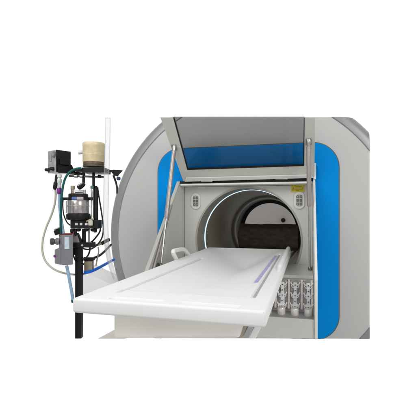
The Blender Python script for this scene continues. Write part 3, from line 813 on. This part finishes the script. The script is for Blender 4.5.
for u, v0_, v1_, r_c in ((72.0, 229, 233.5, 1.5), (75.5, 229, 236, 1.2), (95.2, 228.8, 232.5, 1.6)):
    MB().lathe(c(u, v0_, -.02), -UP, [(r_c*PX, 0), (r_c*1.2*PX, .6*PX), (r_c*1.2*PX, (v1_-v0_)*.7*PX), (r_c*.7*PX, (v1_-v0_)*PX)], 14).build('nozzle', 'black', mf)
MB().lathe(pc(206.2), UP, [(R1*1.015, 0), (R1*1.03, .2*PX), (R1*1.03, .7*PX), (R1*1.015, .9*PX)], 40).build('band', 'strut', pm)
for a_ in (-2.4, -1.2, -.2, .8): MB().cyl(pc(213)+(RIGHT*math.sin(a_)-FWD*math.cos(a_))*R1*1.10, pc(201)+(RIGHT*math.sin(a_)-FWD*math.cos(a_))*R1*1.10, .45*PX, seg=10).build('tie_rod', 'strut', pm)

# valve box
vk = c(62.2, 250, -.07); vkk = (DS-.07)/F
f1 = (RIGHT*-0.70+FWD*0.71); f2 = (RIGHT*0.93+FWD*0.37)
vw1, vw2, vh = 6.2*vkk/.70, 9.8*vkk/.93, 30.5*vkk
vb = thing('valve_box', 'grey valve box with a side knob and pale label beside the pole', 'valve box', vk+f1*vw1*.5+f2*vw2*.5-UP*vh/2)
ca = MB()
n_ = 0
base_pts = [vk+f1*vw1, vk, vk+f2*vw2, vk+f2*vw2+f1*vw1]
ca.prism([p-UP*vh*.5 for p in base_pts], UP*vh)
lob = [vk+f1*vw1*2.05, vk+f1*vw1*.6-FWD*.001-RIGHT*.0, vk+f1*vw1*.6+f2*vw2*.6, vk+f1*vw1*2.05+f2*vw2*.5]
lob = [p-FWD*.006 for p in lob]
ca.hexa([p-UP*vh*.499 for p in lob]+[p+UP*vh*q for p, q in zip(lob, (-.02, .08, .08, -.02))])
ca.build('case', 'valve', vb, bevel=.005, segs=3)
nf1 = f1.cross(UP).normalized()
if nf1.dot(FWD) > 0: nf1 = -nf1
nf2 = f2.cross(UP).normalized()
if nf2.dot(FWD) > 0: nf2 = -nf2
ks = vk+f1*vw1*.95+UP*vh*.27+nf1*.002
kd = (nf1+RIGHT*-.5).normalized()
kb = MB().lathe(ks, kd, [(.019, 0), (.019, .010), (.013, .014), (.013, .020)], 20).build('knob_collar', 'valve', vb)
MB().lathe(ks+kd*.021, kd, [(.012, 0), (.018, .003), (.018, .016), (.014, .020), (.005, .021)], 20).build('knob', mat('knob_dark', (.05, .045, .05), .4), kb)
lbp = vk+f2*vw2*.42+UP*vh*.23+nf2*.0015
MB().box(lbp, (vw2*.44, .002, vh*.40), (f2, nf2, UP)).build('label', 'taglight', vb, bevel=.0008)
pd = vk+f1*vw1*1.85+f2*0-UP*vh*.24-FWD*.007+nf1*.001
MB().lathe(pd, nf1, [(.0075, 0), (.0075, .004), (.005, .006)], 16).build('button', 'purple', vb)
MB().box(vk+f1*vw1*.5+f2*vw2*.52+UP*(vh*.5+.003), (vw2*1.02, vw1*1.0, .006), (f2, f1, UP)).build('gasket', 'red', vb)
tl = (UP*.9-RIGHT*.35).normalized()
tcap = vk+f1*vw1*1.0+f2*vw2*.1+UP*vh*.5
cp_ = MB().lathe(tcap+UP*.002, tl, [(.022, 0), (.024, .004), (.024, .024), (.018, .028)], 22).build('cap', 'black', vb)
MB().lathe(tcap+UP*.002+tl*.029, tl, [(.020, 0), (.020, .004), (.015, .006)], 22).build('cap_top', mat('cap_top', (.5, .5, .52), .4), cp_)

# fittings below the control box
ft = thing('hose_coupling', 'clear and purple hose coupling hanging under the grey control box', 'coupling', c(59.2, 194, -.05))
MB().lathe(c(59.4, 174.0, -.05), -UP, [(1.2*PX, 0), (2.2*PX, 1*PX), (2.2*PX, 3*PX), (1.4*PX, 4*PX), (2.1*PX, 5*PX), (2.3*PX, 8*PX), (1.7*PX, 9*PX), (1.9*PX, 12*PX), (1.6*PX, 13.6*PX)], 20).build('body', 'clear_fit', ft)
MB().lathe(c(59.2, 187.8, -.05), -UP, [(1.7*PX, 0), (2.1*PX, .8*PX), (2.1*PX, 4.5*PX), (1.6*PX, 6.2*PX)], 20).build('collar', 'purple', ft)
MB().lathe(c(56.9, 174.5, -.05), c(54.6, 190, -.05)-c(56.9, 174.5, -.05), [(1.3*PX, 0), (1.5*PX, 4*PX), (1.2*PX, 7*PX), (1.9*PX, 8*PX), (1.9*PX, 13*PX), (1.1*PX, 15*PX)], 16).build('side_branch', 'black', ft)

# hoses
def hose(pts, rpx, m, name, label, n=12, cat='hose', group=None):
    P = [cam(u, v, DS+dd) for u, v, dd in pts]
    return tag(MB().tube(smooth_path(P, n), rpx*PX, 14).build(name, m), label, cat, group)
hose([(81.5, 168.2, -.06), (76, 168.8, -.07), (71, 171, -.08), (66.6, 175.8, -.085), (64, 182, -.085), (62.4, 190, -.085), (61.3, 200, -.085), (60.8, 212, -.08), (60.6, 224, -.075), (60.8, 233.4, -.06)], 1.05, 'teal', 'teal_hose', 'teal green hose arching from the top plate down to the valve box')
hose([(59.3, 193.8, -.05), (59.6, 204, -.05), (60.6, 216, -.05), (62.2, 226, -.05), (63.4, 233.4, -.05)], 1.45, 'sky', 'pale_blue_hose', 'pale blue hose dropping from the purple coupling into the valve box')
hose([(66.6, 265.6, -.035), (68.4, 274, -.03), (70.6, 286, -.02), (72.4, 296, -.01), (73.0, 301.6, 0.0)], 1.5, 'sky', 'pale_blue_hose', 'pale blue hose leaving the underside of the valve box beside the pole')
hose([(55.2, 187, -.04), (55.6, 196, -.03), (54.2, 206, -.02), (50.6, 217, -.01), (46.0, 228, 0), (42.8, 240, 0), (42.4, 251, 0), (45.2, 260.5, 0), (51.5, 267.5, .0), (60, 272, .01), (70, 274.2, .03), (80, 274.6, .045), (86, 273.4, .05)], 1.0, 'ivory', 'ivory_hose', 'ivory hose looping out to the far left around the valve box')
hz = COL.objects['pale_blue_hose.001']
MB().tube([cam(72.75, 299.6, DS-.004), cam(73.05, 302.0, DS)], 1.7*PX, 14).build('tip', 'teal', hz)
hose([(84.2, 272.6, .03), (88.0, 272.2, .03), (92.5, 270.8, .06), (98, 268.2, .12), (103.5, 265.2, .22), (109, 262.2, .34), (114, 259.5, .46)], 1.55, 'bluehose', 'blue_hose', 'bright blue hose running from the brass block to the scanner rim')
hose([(97.6, 187.5, .02), (99, 197, .03), (100.8, 208, .03), (102.6, 220, .02), (103.3, 230, .01), (101.8, 238, 0), (97.5, 244.5, -.01), (91.5, 248.8, -.02), (85.5, 249.2, -.02), (80.5, 246.8, -.01)], .75, 'rubber', 'black_hose', 'thin black hose hanging in a long loop right of the black column')
hose([(90.0, 247.7, .01), (89.4, 252, 0), (87.2, 256.5, -.02), (83.5, 258.8, -.02), (78, 257.6, .04), (75, 253.5, .05)], .8, 'rubber', 'black_hose', 'short black hose curling below the bracket around the pole')
hose([(83.4, 257.8, .05), (89, 258.6, .06), (96, 257.2, .1), (101.5, 254, .18), (106.5, 249.4, .28), (111, 244.6, .4)], 1.25, 'rubber', 'black_hose', 'thick black hose curving from above the brass block to the scanner')
hose([(96, 265.6, .06), (97.2, 259, .06), (98.6, 252, .06), (98.2, 246.8, .06)], .7, mat('hose_taupe', (.30, .27, .23), .5), 'thin_pipe', 'thin taupe pipe rising beside the brass block', cat='pipe')
hose([(113.4, 175.4, 0), (114.8, 179, .0), (116.2, 183.5, .04), (117, 188, .1), (117.0, 193, .2)], 1.0, 'rubber', 'black_strap', 'black strap hanging from the hook end of the top plate', cat='strap')
gp = thing('gold_pipe', 'dull gold pipe with a black end lying across behind the clear tube', 'pipe', c(98, 246, .05))
MB().tube([c(92, 244.2, .05), c(97, 245.0, .05), c(101.5, 243.6, .06)], 1.3*PX, 14).build('pipe', 'brass', gp)
MB().tube([c(101.2, 243.8, .06), c(104.5, 241.8, .07), c(109, 239.6, .10)], 1.9*PX, 14).build('sheath', 'black', gp)
bf = thing('brass_block', 'dull brass fitting block with a black top hanging beside the pole', 'fitting', c(88, 272, .06))
pbox(MB(), 84.0, 261.2, 92.0, 271.4, .035, .05).build('block', 'brass', bf, bevel=.003)
pbox(MB(), 83.2, 257.6, 93.0, 261.1, .04, .045).build('block_top', 'black', bf, bevel=.003)
tag(MB().lathe(cam(120.2, 178.6, 2.42), (-.8*RIGHT-FWD*.4), [(.010, 0), (.012, .006), (.012, .016), (.009, .022)], 16).build('rim_knob', mat('navy_plastic', (.02, .035, .09), .4)), 'small navy knob at the edge of the scanner rim', 'knob')
hose([(63.2, 198.8, -.03), (62.8, 205, -.03), (63.6, 214, -.03), (66.8, 222, -.03), (70.4, 225.4, -.03)], .6, 'rubber', 'black_hose', 'thin black hose curling from the pump cap arm down to its base')
hose([(97.8, 222.0, -.01), (100.2, 224.5, 0), (100.0, 231, .01), (96.6, 236.5, .02), (92.4, 241.2, .03), (89.6, 243, .03)], .8, 'rubber', 'black_hose', 'short black hose bending from the pump manifold back to the bracket')
hose([(73, 249, .03), (73.6, 256, .05), (77, 262.6, .05), (82, 264.8, .06), (86, 262.0, .06)], .8, 'rubber', 'black_hose', 'black hose drooping behind the pole to the top of the brass block')
# clear tube
ctp = [(108.0, 118.0, .02), (107.8, 135, .02), (107.2, 155, .02), (106.4, 180, .03), (105.9, 205, .04), (105.7, 225, .06), (106.6, 242, .10), (108.8, 257, .18), (112.6, 271, .30), (116, 280, .42)]
P = smooth_path([cam(u, v, DS-.12+dd) for u, v, dd in ctp], 10)
ct = MB(); ct.tube(P, 2.5*PX, 18)
tag(ct.build('clear_tube', 'tube'), 'clear plastic tube hanging straight down in front of the scanner rim', 'tube')

# ------------------------------------------------------------------ light
w = bpy.data.worlds.new('World'); S.world = w; w.use_nodes = True
nt = w.node_tree; bg = nt.nodes['Background']
tc = nt.nodes.new('ShaderNodeTexCoord'); sx = nt.nodes.new('ShaderNodeSeparateXYZ')
nt.links.new(tc.outputs['Generated'], sx.inputs[0])
mr = nt.nodes.new('ShaderNodeMapRange'); mr.interpolation_type = 'SMOOTHSTEP'
mr.inputs['From Min'].default_value = -0.05; mr.inputs['From Max'].default_value = 0.52
mr.inputs['To Min'].default_value = 0.47; mr.inputs['To Max'].default_value = 1.0
nt.links.new(sx.outputs['Y'], mr.inputs['Value']); nt.links.new(mr.outputs['Result'], bg.inputs['Color'])
bg.inputs['Strength'].default_value = 1.0
def area(name, loc_, target, size, power, color=(1, 1, 1)):
    d = bpy.data.lights.new(name, 'AREA'); d.energy = power; d.size = size; d.color = color; d.shape = 'SQUARE'
    o = bpy.data.objects.new(name, d); COL.objects.link(o); o.location = loc_
    o.rotation_euler = (Vector(target)-Vector(loc_)).to_track_quat('-Z', 'Y').to_euler()
    return o
area('softbox_key', (2.4, -0.9, 3.0), (0.0, 2.5, 1.3), 1.5, 50, (1, .985, .965))
area('softbox_overhead', (-1.5, 0.2, 3.0), (-0.45, 1.7, 1.1), 2.0, 33)
area('softbox_front', (-0.6, -2.8, 1.7), (-0.5, 2.0, 1.0), 1.6, 11)

cd = bpy.data.cameras.new('camera'); co = bpy.data.objects.new('camera', cd); COL.objects.link(co)
co.location = CAM; co.rotation_euler = (PI/2, 0, TH)
cd.sensor_width = 36; cd.lens = F/416*36; cd.shift_y = (V0-208)/416; cd.clip_start = 0.05; cd.clip_end = 200
S.camera = co
S.render.engine = 'CYCLES'
S.view_settings.view_transform = 'Standard'; S.view_settings.look = 'None'; S.view_settings.exposure = 0; S.view_settings.gamma = 1
S.cycles.transparent_max_bounces = 16
